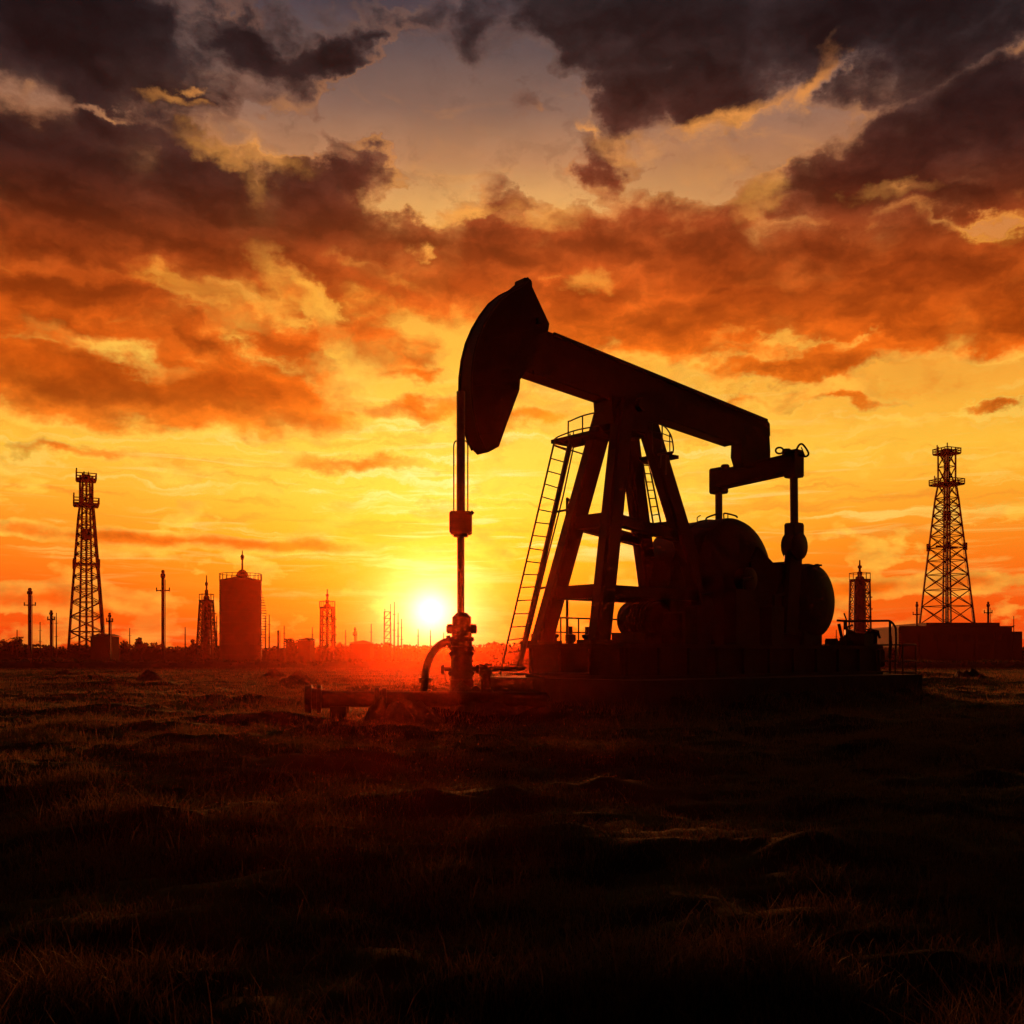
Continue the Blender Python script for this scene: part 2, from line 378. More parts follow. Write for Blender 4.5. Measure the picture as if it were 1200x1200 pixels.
# motor behind the post legs
mo=MB().lathe([(0,.25),(.05,.42),(.2,.45),(1.0,.42),(1.15,.4),(1.2,.25)],B(1.15,-1.1,2.08),EW,24)
for k in range(8): mo.lathe([(0,.45),(.04,.45)],B(1.15,-1.0+.12*k,2.08),EW,24)
mo=mo.build('motor',STEEL2,pj)
MB().box(B(1.0,-.5,1.6),(.9,1.1,.3),MB3).build('motor_mount',STEEL2,mo)
MB().box(B(1.5,.2,1.85),(.7,1.0,.8),MB3,.05).build('control_box',STEEL2,pj)
pk=MB(); pk.prism([B(1.6,0,1.45),B(4.6,0,1.45),B(4.6,0,2.4),B(2.2,0,2.6),B(1.7,0,2.3)],EW*.75); pk.build('belt_guard',STEEL,pj)
MB().prism([B(3.3,0,1.45),B(5.45,0,1.45),B(5.45,0,2.7),B(5.3,0,3.35),B(4.9,0,3.62),B(4.2,0,3.55),B(3.6,0,3.9),B(3.3,0,3.5)],EW*.09).build('crank_guard',STEEL,pj)
bpy.data.objects['crank_guard'].location+=EW*.97
MB().prism([B(1.35,0,1.45),B(3.2,0,1.45),B(3.2,0,3.7),B(2.3,0,3.75),B(1.9,0,3.3),B(1.5,0,3.15),B(1.35,0,2.7)],EW*.62).build('gear_case',STEEL,pj)
for k,(u,w,zt_) in enumerate(((1.0,1.3,2.35),(2.2,1.55,2.75),(3.4,1.6,2.4))):
    pi_=MB(); pi_.box(B(u,w,(1.45+zt_)/2),(.5+.2*(k%2),.35,zt_-1.45),MB3,.04); pi_=pi_.build('auxiliary_box',STEEL,pj); MB().tube([B(u+.1,w,zt_-.05),B(u+.1,w,zt_+.25),B(u+.5,w,zt_+.32)],.04,6).build('pipe_elbow',STEEL,pi_)
# skid base
sk=MB(); u0,u1,w0,w1=-2.2,7.8,-1.1,2.0
sk.box(B((u0+u1)/2,(w0+w1)/2,1.08),(u1-u0-.16,w1-w0-.16,.72),MB3)
sk.box(B((u0+u1)/2,(w0+w1)/2,1.41),(u1-u0,w1-w0,.08),MB3)
sk.box(B((u0+u1)/2,(w0+w1)/2,.735),(u1-u0,w1-w0,.07),MB3)
for i in range(11):
    u=u0+.15+(u1-u0-.3)*i/10
    for w in (w0+.035,w1-.035): sk.box(B(u,w,1.07),(.06,.07,.58),MB3)
for i in range(4):
    w=w0+.15+(w1-w0-.3)*i/3
    for u in (u0+.035,u1-.035): sk.box(B(u,w,1.07),(.07,.06,.58),MB3)
sk.build('skid_base',STEEL,pj)
# odds and ends on the tail of the skid
ju=MB()
for k in range(9):
    u=6.4+.15*k; ju.box(B(u,1.2+.4*random.random(),1.45+.07),(.1+.12*random.random(),.3,.12+.2*random.random()),MB3)
ju.box(B(7.35,1.6,1.62),(.45,.5,.34),MB3); ju.tube([B(6.7,1.6,1.45),B(6.7,1.6,1.95),B(6.95,1.6,2.0)],.03,6); ju.tube([B(6.55,1.7,1.45),B(6.5,1.7,2.15),B(6.4,1.7,2.3)],.02,6)
ju.build('valve_rack',STEEL2,pj)
# bridle, carrier bar, rod
YR=20.55
def R_(px,py): return P(px,py,YR)
bri=MB().tube([R_(540,459),R_(540,602)],.086,16).build('hanger_bar',ROD,pj)
for s in (-1,1):
    cx=540+8.2*s
    MB().tube(smooth_path([R_(540+5*s,516.5),R_(540+7*s,518),R_(cx,523),R_(cx,540),R_(cx,604)],5),.014,8).build('bridle_cable',STEEL2,pj)
cb=MB().box(R_(540,613),(.44,.36,.44),None,.03).build('carrier_bar',STEEL,pj)
MB().bar(R_(548,606),R_(554.5,599.5),.07).build('latch',STEEL2,cb)
MB().lathe([(0,.15),(.08,.15)],R_(540,629),EZ,16).build('lower_nut',STEEL2,cb)
MB().tube([R_(540,622),R_(540,728)],.073,16).build('polished_rod',ROD,pj)

# concrete foundation
fo=MB(); fo.box(B(2.7,.4,.3),(10.6,5.2,.8),MB3,.0)
fo=fo.build('concrete_foundation',CONC,None); tag(fo,'long dark concrete foundation block carrying the pumpjack','foundation')

# ------------------------------------------------------------------ wellhead
zg=hz(*(R_(540,800).xy))
wl=thing('wellhead','iron wellhead stack with bolted flanges under the pumpjack rod, glowing red beside the sun','wellhead',(R_(540,800).x,YR,zg))
def rz(py): return R_(540,py).z
o=Vector((R_(541,800).x,YR,0))
MB().lathe([(zg-.1,.24),(rz(797),.24),(rz(796),.22),(rz(762),.22)],o,EZ,20).build('casing_head',WELL,wl)
MB().lathe([(rz(762),.25),(rz(758),.25),(rz(757),.21),(rz(752),.21),(rz(751),.25),(rz(747),.25),(rz(746),.2),(rz(741),.2)],o,EZ,20).build('tubing_spool',WELL,wl)
ts=MB().lathe([(rz(741),.31),(rz(733.5),.31)],o,EZ,20); bt=ts
for k in range(10):
    a=2*PI*k/10; bt.lathe([(rz(742.5),.03),(rz(731.5),.03)],o+Vector((math.cos(a)*.265,math.sin(a)*.265,0)),EZ,6)
ts.build('top_flange',WELL,wl)
MB().lathe([(rz(733.5),.19),(rz(723),.19),(rz(722),.17),(rz(718),.1)],o,EZ,20).build('stuffing_box',WELL,wl)
vb=MB().tube([R_(520,784),R_(560,784)],.045,10).build('side_outlet',WELL,wl)
for px in (519,560):
    MB().lathe([(-.03,.10),(.03,.10)],R_(px,784),(1,0,0),14).build('handwheel',WELL,vb)
for py,w_ in ((766,.5),(789,.52)): MB().box(R_(541,py),(w_,.44,.09),None,.03).build('bolted_collar',WELL,wl)
hose=[R_(530,752),R_(521,753),R_(511,760),R_(503,772),R_(499,786),R_(498,800),R_(497,812)]
fp=MB().tube(smooth_path(hose,5),.082,12).build('flow_pipe',WELL,wl)
MB().lathe([(-.04,.13),(.04,.13)],R_(526,752),(1,0,.1),14).build('pipe_flange',WELL,fp)
MB().lathe([(-.05,.13),(.05,.13)],R_(498,797),(0,0,1),14).build('pipe_flange',WELL,fp)

# small hand valve standing right of the wellhead, and its thin pipe
zz=hz(*(P(569,800,21).xy))
hv=thing('valve_post','short valve post with small handwheel between wellhead and ladder foot','valve',(P(569,800,21).x,21,zz))
MB().lathe([(zz-.05,.10),(P(0,793,21).z,.10),(P(0,790,21).z,.13),(P(0,786,21).z,.13),(P(0,784,21).z,.07),(P(0,779,21).z,.05)],(hv.location.x,21,0),EZ,14).build('valve_body',WELL,hv)
w_=MB(); c=P(569,779,21); w_.tube([c+Vector((math.cos(t)*.12,math.sin(t)*.12,0)) for t in [k*2*PI/16 for k in range(17)]],.022,6); w_.bar(c-Vector((.12,0,0)),c+Vector((.12,0,0)),.025); w_.build('handwheel',WELL,hv)
sp_=MB().tube([P(556,783.5,20.9),P(572,784,21),P(600,784,21.4),P(613,783,21.8)],.05,8)
tag(sp_.build('steel_pipe',WELL),'thin horizontal pipe running from wellhead past valve post to ladder foot','pipe')
tag(MB().tube([P(600,790,20.2),P(640,789.5,20.0),P(690,788.5,19.7)],.018,8).build('handrail',ROD),'thin pale rail along the front of the foundation right of ladder','rail')

# ground pipeline
gl=thing('pipeline','thick rusty pipeline lying on the grass left of the wellhead with flanged end','pipeline',(P(400,816,19.6).x,19.6,hz(-3.2,19.6)))
a,b=P(364,819,19.3),P(640,820,19.9)
MB().tube([a,a.lerp(b,.5),b],.152,18).build('pipe_run',WELL,gl)
d=(b-a).normalized()
MB().lathe([(-.12,.14),(-.1,.25),(.0,.27),(.02,.27),(.03,.2),(.12,.2),(.13,.27),(.2,.27),(.21,.18),(.36,.17)],a,d,20).build('end_flange',WELL,gl)
MB().lathe([(-.12,.17),(-.11,.23),(-.03,.23),(-.02,.18),(.02,.18),(.03,.23),(.11,.23),(.12,.17)],a.lerp(b,.29),d,20).build('joint_flange',WELL,gl)
for t in (.12,.62):
    q_=a.lerp(b,t); MB().box((q_.x,q_.y,(q_.z-.16+hz(q_.x,q_.y)-.1)/2),(.3,.4,max(.1,q_.z-.12-hz(q_.x,q_.y)+.1))).build('support_block',CONC,gl)

# earth and rubble heaps
def heap(name,x,y,rx,ry,h,label,group=None,seed=0,mt=SOILM):
    n=26; m=MB(); g=np.random.default_rng(seed); vs=[];fs=[]
    rings=9
    for i in range(rings+1):
        t=i/rings
        for k in range(n):
            a=2*PI*k/n; X=x+rx*math.cos(a)*t; Yy=y+ry*math.sin(a)*t
            z=hz(X,Yy)-.04+h*(1-t**1.5)*(.65+.7*float(vnoise(np.array([X*7.]),np.array([Yy*7.+seed]))[0]))*(1 if t<1 else 0)
            vs.append((X,Yy,z))
    for i in range(rings):
        for k in range(n):
            k2=(k+1)%n; fs.append((i*n+k,(i+1)*n+k,(i+1)*n+k2,i*n+k2))
    m.add(vs,fs); return tag(m.build(name,mt,smooth=False),label,'heap' if mt is SOILM else 'mound',group)
def hp(px,py,Y,rx,ry,h,label,seed):
    heap('earth_heap',P(px,py,Y).x,Y,rx,ry,h,label,'low heaps of earth on the field',seed)
hp(478,805,19.2,.75,.5,.45,'rough earth heap over the pipeline left of the flow pipe',3)
hp(568,806,19.9,1.0,.5,.38,'rough earth heap round the foot of the wellhead',4)
hp(446,806,19.3,.35,.3,.46,'small pointed earth heap beside the pipeline joint flange',5)
hp(348,800,42,.9,.6,.55,'low dark earth heap out in the field left of pipeline end',6)
hp(175,800,46,.8,.6,.5,'low dark earth heap in the field below the flare stack',7)
hp(322,794,58,.9,.6,.45,'small earth heap in the field right of the round tank',8)
hp(1135,803,44,1.1,.7,.55,'low dark earth heap in front of the right derrick',9)
hp(75,795,60,1.0,.6,.4,'low earth heap in the field below the left derrick',10)

# ------------------------------------------------------------------ equipment behind and right of the pumpjack
pr_=thing('pipe_frame','thin bent pipe frame on posts between the small tower and the flat building','pipe frame',(P(1015,760,31).x,31,0))
r=MB(); rl([(980,727),(1000,728),(1035,727.5),(1043,728),(1048,733),(1050,740),(1050,768)],.034,31); r.build('bent_pipe',STEEL2,pr_)
for px,py in ((1043,728),(990,728)): MB().tube([P(px,py,31),Vector((P(px,py,31).x,31,hz(P(px,py,31).x,31)-.1))],.04,8).build('post',STEEL2,pr_)
MB().tube(smooth_path([P(983,731,31),P(986,745,31),P(988,752,31),P(985,762,31),P(985,790,31)],4),.05,8).build('drop_pipe',STEEL2,pr_)
mf=thing('manifold','small valve stand with drooping wavy arm behind the tail of the skid','valve',(P(1021,790,29.5).x,29.5,0))
MB().tube(smooth_path([P(990,741,29.5),P(997,741.5,29.5),P(1006,746,29.5),P(1014,745,29.5),P(1020,740.5,29.5),P(1029,742,29.5)],5),.085,10).build('arm',STEEL2,mf)
MB().box(P(1022,755,29.5),(.22,.22,.75),None,.03).build('valve_body',STEEL2,mf)
MB().tube([P(1022,770,29.5),Vector((P(1022,770,29.5).x,29.5,-.1))],.08,8).build('post',STEEL2,mf)
MB().tube([P(1029,742,29.5),P(1031,748,29.5)],.04,8).build('nozzle',STEEL2,mf)
MB().box(P(1022,771,29.5),(.55,.5,.5),None,.05).build('lower_casing',STEEL2,mf)
# corner guard rail on the right end of the foundation
def railing(name,label,pts,h,mids,group,rad=.02,loc=None):
    t=thing(name,label,'railing',loc or pts[0],group)
    m=MB(); m.tube(smooth_path([p+Vector((0,0,h)) for p in pts],3),rad,6); m.build('top_rail',RAIL,t)
    for k in mids:
        m=MB(); m.tube(smooth_path([p+Vector((0,0,h*k)) for p in pts],3),rad*.85,6); m.build('mid_rail',RAIL,t)
    for p in pts: MB().tube([p,p+Vector((0,0,h))],rad,6).build('post',RAIL,t)
    return t
pts=[B(7.9,.6,.7),B(7.9,1.5,.7),B(7.9,2.3,.7),B(7.85,2.9,.7),B(7.2,2.9,.7)]
railing('guard_railing','small corner guard railing on right end of the concrete foundation',pts,.78,(.45,.08),'guard railings on the foundation',.022)
pts=[B(-1.15,-1.75,.7),B(-.5,-1.75,.7),B(.1,-1.75,.7),B(1.1,-1.75,.7),B(2.1,-1.75,.7)]
railing('guard_railing','guard railing seen between the legs behind the pumpjack post',pts,1.42,(.55,.75),'guard railings on the foundation',.02)
pts=[B(0.2,-1.5,.7)]
sv=thing('service_pole','slim upright pole behind the pumpjack legs','pole',B(-.1,-1.95,.7))
MB().tube([B(-.1,-1.95,.7),B(-.1,-1.95,5.1)],.035,8).build('pole_shaft',RAIL,sv)
MB().tube(smooth_path([B(-.5,-1.95,2.3),B(-.5,-1.95,2.9),B(-.3,-1.95,3.2),B(-.1,-1.95,3.25)],4),.018,6).build('hoop',RAIL,sv)
MB().bar(B(-.12,-1.95,5.1),B(.1,-1.95,5.0),.05).build('bracket',RAIL,sv)
vs_=MB()
for k in range(5):
    u=-1.6+.55*k; vs_.lathe([(.7,.08),(1.5+.1*(k%2),.08),(1.55+.1*(k%2),.13),(1.7,.13),(1.72,.05),(1.9,.05)],B(u,-1.4,0),EZ,10)
vs_.tube([B(-1.7,-1.4,1.3),B(.8,-1.4,1.3)],.05,8)
tag(vs_.build('valve_manifold',STEEL2),'row of small valves on a pipe behind the pumpjack post legs','valves')

# ------------------------------------------------------------------ far derricks
def derrick(name,label,px,Y,ytop,yshelf,ymid,ybase_half,top_half,group,base_z=0.0):
    x=P(px,0,Y).x; H=P(px,ytop,Y).z; hs=P(px,yshelf,Y).z; hm=P(px,ymid,Y).z
    t=thing(name,label,'derrick',(x,Y,base_z),group); c=Vector((x,Y,0)); yaw=Matrix.Rotation(math.radians(24),3,'Z')
    def half(z):
        if z>=hs: return top_half
        k=(z/hs)**1.12; return ybase_half+(top_half*1.12-ybase_half)*k
    def cor(i,z,f=1.0):
        sx,sy=((-1,-1),(1,-1),(1,1),(-1,1))[i%4]; h=half(z)*f*.80; return c+yaw@Vector((sx*h,sy*h,z))
    zs=[0]
    while zs[-1]<hs-1.2: zs.append(min(hs,zs[-1]+max(1.1,half(zs[-1])*.8)))
    zs[-1]=hs
    zt=[hs,(hs+H)/2,H-.3]
    for i in range(4):
        m=MB()
        for a,b in zip(zs[:-1],zs[1:]): m.bar(cor(i,a),cor(i,b),.22)
        for a,b in zip(zt[:-1],zt[1:]): m.bar(cor(i,a),cor(i,b),.2)
        m.build('corner_leg',FARST,t)
    bmesh_=MB()
    for a,b in list(zip(zs[:-1],zs[1:]))+list(zip(zt[:-1],zt[1:])):
        for i in range(4):
            bmesh_.bar(cor(i,b),cor(i+1,b),.10)
            m_=(cor(i,b)+cor(i+1,b))/2
            bmesh_.bar(cor(i,a),cor(i+1,b),.10); bmesh_.bar(cor(i+1,a),cor(i,b),.10)
            if a<zs[2]: bmesh_.bar(cor(i,(a+b)/2),m_,.06); bmesh_.bar(cor(i+1,(a+b)/2),m_,.06)
    bmesh_.build('lattice_bracing',FARST,t)
    ci=MB()
    for s in (-1,1):
        ci.bar(c+yaw@Vector((s*.85,0,.0)),c+yaw@Vector((s*.40,0,H-.4)),.2)
        ci.bar(c+yaw@Vector((0,s*.9,.0)),c+yaw@Vector((0,s*.42,H-.4)),.15)
    for k in range(16):
        z=.8+k*(H-1.5)/16; ci.bar(c+yaw@Vector((-.58,0,z)),c+yaw@Vector((.58,0,z)),.09)
    ci.tube([c+Vector((.05,0,0)),c+Vector((.05,0,H*.98))],.13,8)
    ci.build('standpipe',FARST,t)
    # crown platform
    def deck(z,hw,nm,th=.28,posts=True):
        m=MB().box(c+Vector((0,0,z)),(hw*2,hw*2,th),yaw).build(nm,FARST,t); rr=MB()
        for i in range(4):
            p0=[Vector((-hw,-hw,0)),Vector((hw,-hw,0)),Vector((hw,hw,0)),Vector((-hw,hw,0))]
            a=c+yaw@p0[i]+Vector((0,0,z)); b=c+yaw@p0[(i+1)%4]+Vector((0,0,z))
            rr.bar(a+Vector((0,0,.75)),b+Vector((0,0,.75)),.11); rr.bar(a+Vector((0,0,.4)),b+Vector((0,0,.4)),.1)
            for q_ in (0,.3,.6): rr.bar(a.lerp(b,q_),a.lerp(b,q_)+Vector((0,0,.8+.5*((i*3+int(q_*10))%4==0))),.13)
        rr.build('deck_rail',FARST,m); return m
    deck(H-.75,top_half*1.28,'crown_platform')
    cb=MB(); cb.box(c+Vector((0,0,H-.35)),(top_half*1.1,.5,.7),yaw); cb.tube([c+Vector((.3,0,H-.3)),c+Vector((.3,0,H+.35))],.06,6); cb.tube([c+Vector((-.3,0,H-.3)),c+Vector((-.3,0,H+.2))],.06,6); cb.build('crown_block',FARST,t)
    deck(hs,top_half*1.62,'monkey_board',.3)
    mb=MB().box(c+Vector((0,0,hm)),(half(hm)*1.9,.3,.3),yaw); 
    for i in range(4): mb.box(cor(i,hm,1.02),(.42,.42,1.1),yaw)
    mb.build('stabbing_board',FARST,t)
    tm=MB().box(c+Vector((0,0,(hm+hs)/2)),(.9,.8,1.4),yaw).build('travelling_block',FARST,t)
    lt=MB(); 
    for s in (-.2,.2): lt.tube([cor(1,0,1.04)+Vector((s,0,0)),cor(1,hs,1.04)+Vector((s,0,0))],.03,5)
    for k in range(40):
        p=cor(1,0,1.04).lerp(cor(1,hs,1.04),(k+.5)/40); lt.bar(p-Vector((.2,0,0)),p+Vector((.2,0,0)),.04)
    lt.build('ladder',FARST,t)
    fl=MB().box(c+Vector((0,0,1.6)),(half(1.6)*1.75,half(1.6)*1.75,.35),yaw); fl.build('rig_floor',FARST,t)
    return t
derrick('oil_derrick','tall dark lattice drilling derrick standing at the far left of the horizon',101,130,556,592,661,2.7,.9,'tall lattice drilling derricks')
derrick('oil_derrick','tall dark lattice drilling derrick rising behind the flat building on the right',1109.5,151,526,568,641,3.75,1.05,'tall lattice drilling derricks')

# ------------------------------------------------------------------ far towers, tank, stacks
def disc_rail(m,c,z,rad,n=12,h=.8):
    for k in range(n):
        a=2*PI*k/n; b=2*PI*(k+1)/n
        p=c+Vector((math.cos(a)*rad,math.sin(a)*rad,z)); q_=c+Vector((math.cos(b)*rad,math.sin(b)*rad,z))
        m.bar(p,p+Vector((0,0,h)),.06); m.bar(p+Vector((0,0,h)),q_+Vector((0,0,h)),.06)
def tower(name,label,px,Y,ytop,ydeck,wtop,wbot,vf=.45,group=None):
    x=P(px,0,Y).x; c=Vector((x,Y,0)); H=P(0,ytop,Y).z; hd=P(0,ydeck,Y).z; k=Y/F_PX
    t=thing(name,label,'tower',(x,Y,0),group); ht,hb=wtop*k/2,wbot*k/2
    def cor(i,z):
        sx,sy=((-1,-1),(1,-1),(1,1),(-1,1))[i%4]; h=(hb+(ht-hb)*z/hd)*.85; return c+Vector((sx*h,sy*h,z))
    n=7; m=MB()
    for j in range(n):
        a,b=hd*j/n,hd*(j+1)/n
        for i in range(4): m.bar(cor(i,a),cor(i+1,b),.09); m.bar(cor(i+1,a),cor(i,b),.09); m.bar(cor(i,b),cor(i+1,b),.12)
    for i in range(4): m.bar(cor(i,0),cor(i,hd),.2)
    m.build('lattice_frame',FARST,t)
    MB().lathe([(0,hb*vf),(hd,ht*vf)],c,EZ,16).build('vessel',FARPL,t)
    d_=MB().lathe([(hd-.1,ht*.9),(hd,ht*1.25),(hd+.2,ht*1.25),(hd+.22,ht*.8)],c,EZ,16).build('platform',FARST,t)
    rr=MB(); disc_rail(rr,c,hd+.2,ht*1.22,10,.7); rr.build('deck_rail',FARST,d_)
    q_=H-hd
    MB().lathe([(hd,ht*.55),(hd+q_*.18,ht*.5),(hd+q_*.25,ht*.24),(hd+q_*.34,ht*.3),(hd+q_*.42,ht*.3),(hd+q_*.45,ht*.14),(hd+q_*.6,ht*.14),(hd+q_*.62,ht*.24),(hd+q_*.72,ht*.24),(hd+q_*.74,ht*.1),(hd+q_*.96,ht*.08),(H,.02)],c,EZ,12).build('mast',FARST,t)
    la=MB()
    for j in range(5):
        z=hd*(.25+.14*j); la.box(c+Vector(((hb+(ht-hb)*z/hd)*1.1,0,z)),(.5,.5,.12))
    la.tube([c+Vector((hb*1.15,0,0)),c+Vector((ht*1.2,0,hd))],.05,6); la.build('stair_landings',FARST,t)
    return t
tower('process_tower','lattice tower with beaded spire close left of the round tank',242,126,674,705,14,23,group='process towers on the horizon')
tower('process_tower','lattice tower with thin antenna between the round tank and the sun',383.5,132,690,713,15,17,vf=.22,group='process towers on the horizon')
tower('process_tower','lattice tower with spire and round deck right of the pumpjack drum',1007.5,118,656,681,20,24,vf=.6,group='process towers on the horizon')
# storage tank
Yt=124; xt=P(282,0,Yt).x; c=Vector((xt,Yt,0)); k=Yt/F_PX
tk=thing('storage_tank','tall dark cylindrical storage tank with roof mast left of the sun','tank',(xt,Yt,0))
zr=P(0,680,Yt).z; R=24*k
pr=[(-.2,R)]
for j in range(1,9): pr += [(zr*j/8-.08,R),(zr*j/8-.06,R+.05),(zr*j/8-.01,R+.05),(zr*j/8,R)]
pr+=[(zr+.02,R*.98),(zr+.35,.9),(zr+.4,.9)]
MB().lathe(pr,c,EZ,48).build('shell',FARPL,tk)
rr=MB(); disc_rail(rr,c,zr,R*1.0,22,.75); rr.build('roof_rail',FARST,tk)
MB().lathe([(zr+.2,.55),(zr+.5,.62),(P(0,675,Yt).z,.8),(P(0,671,Yt).z,.6),(P(0,668,Yt).z,.3)],c+Vector((.2,0,0)),EZ,14).build('roof_hatch',FARST,tk)
ms=MB(); ms.tube([c+Vector((.2,0,zr+.8)),c+Vector((.2,0,P(0,645,Yt).z))],.14,8,r1=.06); ms.lathe([(P(0,656,Yt).z,.16),(P(0,652,Yt).z,.24),(P(0,650,Yt).z,.12)],c+Vector((.2,0,0)),EZ,8); ms.build('mast',FARST,tk)
st_=MB()
for j in range(30):
    a=-PI/2+.9+j*.06; z=.4+j*(zr-.4)/30; st_.box(c+Vector((math.cos(a)*(R+.35),math.sin(a)*(R+.35),z)),(.5,.5,.08))
st_.build('stair',FARST,tk)

def stack(name,label,cat,px,Y,ytop,wpx,arms=None,knob=True,group=None,r1=1.0):
    x=P(px,0,Y).x; H=P(0,ytop,Y).z; k=Y/F_PX; rad=wpx*k*.38; c=Vector((x,Y,0))
    t=thing(name,label,cat,(x,Y,0),group)
    MB().lathe([(-.2,rad*1.15),(H*.3,rad),(H*.9,rad*r1),(H*.92,rad*.8)],c,EZ,12).build('shaft',FARST,t)
    if knob: MB().lathe([(H*.91,rad*.8),(H*.925,rad*1.5),(H*.955,rad*1.5),(H*.965,rad*.8),(H*.98,rad*1.1),(H,rad*.7)],c,EZ,12).build('tip',FARST,t)
    if arms:
        z=P(0,arms[0],Y).z; a=MB().bar(c+Vector((-arms[1]*k/2,0,z)),c+Vector((arms[1]*k/2,0,z)),.12)
        for s in (-1,1): a.bar(c+Vector((s*arms[1]*k/2,0,z-.1)),c+Vector((s*arms[1]*k/2,0,z+.35)),.1)
        a.lathe([(z-.1,rad*1.7),(z+.05,rad*1.7)],c,EZ,10); a.build('platform',FARST,t)
    g=MB(); g.tube([c+Vector((rad+.12,-.1,0)),c+Vector((rad*r1+.12,-.1,H*.9))],.035,5); g.build('ladder',FARST,t)
    return t
stack('flare_stack','slim flare stack with small cross platform between left derrick and tank','stack',191,122,668,5,(692,15))
stack('flare_stack','stubby knobbed stack at the far left edge left of the derrick','stack',35,128,689,5.5,(709,13))
stack('vent_stack','small stack standing close right of the left derrick foot','stack',128.5,118,718,3.6,(728,7))
stack('vent_stack','small knobbed stack close left of the left derrick foot','stack',60,118,715,4,(726,8))
stack('vent_stack','short bare stack between the round tank and the antenna tower','stack',326,120,735,3,None,False)
stack('vent_stack','little dark vent stack on the low shed left of the sun','stack',416,125,735,2.4,(744,4))
# slender poles, made once and copied
def pole_proto(px,Y,ytop,label):
    x=P(px,0,Y).x; H=P(0,ytop,Y).z; c=Vector((x,Y,0))
    t=thing('slender_mast',label,'mast',(x,Y,0),'slender masts on the horizon')
    MB().tube([c+Vector((0,0,-.2)),c+Vector((0,0,H))],.11,6,r1=.05).build('pole_shaft',FARST,t)
    m=MB()
    for z in (.55,.8): m.bar(c+Vector((-.22,0,H*z)),c+Vector((.22,0,H*z)),.06)
    m.build('crossarm',FARST,t); return t
p0=pole_proto(462,128,705,'tallest slender mast left of the sun beside the open pylon')
def pole(px,Y,ytop,label):
    o=copy_thing(p0,(P(px,0,Y).x,Y,0),label); o.scale=(1,1,P(0,ytop,Y).z/P(0,705,128).z)
for px,Y,yt,lb in ((66,120,718,'slender mast standing just left of the left derrick'),(217,126,735,'short slender mast between flare stack and beaded lattice tower'),
 (254,122,722,'slender mast squeezed between beaded lattice tower and tank'),(47,124,729,'short slender mast between stubby stack and left derrick'),(311,123,722,'slender mast standing close right of the round tank'),
 (315.5,126,720,'second slender mast right of the round tank'),(366,127,735,'short slender mast left of the antenna tower'),(435,127,731,'slender mast between low shed and open pylon'),
 (466.5,126,718,'middle of three slender masts just right of the open pylon'),(470.5,129,725,'rightmost of three slender masts right of the open pylon'),
 (490,130,737,'slender mast directly under the sun'),(504.5,131,738,'slender mast between the sun and the flow pipe'),(1045,126,745,'short slender mast left of the flat building'),(20,125,738,'short slender mast left of the stubby stack at the edge'),(152,127,736,'short slender mast above the trees right of the left derrick'),(333,126,733,'slender mast right of the short bare stack'),(405,127,738,'short slender mast left of the little dark vent'),(520,130,741,'short slender mast between sun and wellhead'),(1188,140,722,'slender mast at the far right edge above the building'),(980,124,738,'short slender mast left of the tower with round deck')):
    pole(px,Y,yt,lb)
# open pylon
x=P(454,0,127).x; py_=thing('lattice_pylon','open lattice pylon between the low shed and the sun','pylon',(x,127,0)); m=MB(); c=Vector((x,127,0)); H=P(0,717,127).z
for i,(sx,sy) in enumerate(((-1,-1),(1,-1),(1,1),(-1,1))): MB().bar(c+Vector((sx*.42,sy*.42,0)),c+Vector((sx*.36,sy*.36,H+(0,.0,1.0,.4)[i])),.07).build('leg',FARST,py_)
for j in range(8):
    a,b=H*j/8,H*(j+1)/8
    for s in (-1,1): m.bar(c+Vector((-.4,s*.4,a)),c+Vector((.4,s*.4,b)),.04); m.bar(c+Vector((-.4,s*.4,b)),c+Vector((.4,s*.4,b)),.05); m.bar(c+Vector((s*.4,-.4,a)),c+Vector((s*.4,.4,b)),.04)
m.build('bracing',FARST,py_)
# building on the right
Yb=136; bd=thing('industrial_building','long flat stepped industrial building in front of the right derrick','building',(P(1125,0,Yb).x,Yb,0))
def blk(xa,xb,yt,dy,nm,mt=FARWALL,Yb=Yb):
    a,b=P(xa,yt,Yb),P(xb,yt,Yb); return MB().box(((a.x+b.x)/2,Yb+dy/2,(a.z-.5)/2),(b.x-a.x,dy,a.z+.5)).build(nm,mt,bd)
w_=blk(1053,1186,735,12,'main_block'); 
blk(1187,1198,740,9,'side_block'); 
a,b=P(1085,731,Yb),P(1171,731,Yb); rf=MB().box(((a.x+b.x)/2,Yb+6,a.z-.15),(b.x-a.x,12.3,.6)).build('raised_roof',FARWALL,bd)
cp=MB(); a,b=P(1052.5,734.5,Yb),P(1186.5,734.5,Yb); cp.box(((a.x+b.x)/2,Yb+5.9,a.z),(b.x-a.x,12.6,.18)); cp.build('parapet',FARPL,bd)
WIN=mat('dark_window',(.02,.018,.018),.3,0,.2,1,bump=0)
for i in range(7):
    px=1062+i*17.5; a=P(px,748,Yb); wn=MB().box((a.x,Yb-.02,a.z),(1.1,.1,1.0)).build('window',FARPL,bd); MB().box((a.x,Yb-.05,a.z),(.9,.1,.8)).build('pane',WIN,wn)
dr=P(1150,775,Yb); MB().box((dr.x,Yb-.04,1.3),(2.2,.12,2.6)).build('door',FARPL,bd)
for i in range(6):
    px=1056+i*22; a=P(px,740,Yb); MB().box((a.x,Yb-.09,a.z/2-.2),(.3,.2,a.z)).build('pilaster',FARWALL,bd)
stack('roof_vent','slim roof vent with side arms above left end of the building','vent',1074.5,137,705,3,(720,9))
stack('roof_vent','twin armed roof vent above right end of the building','vent',1158,138,705,3.4,(718,9))
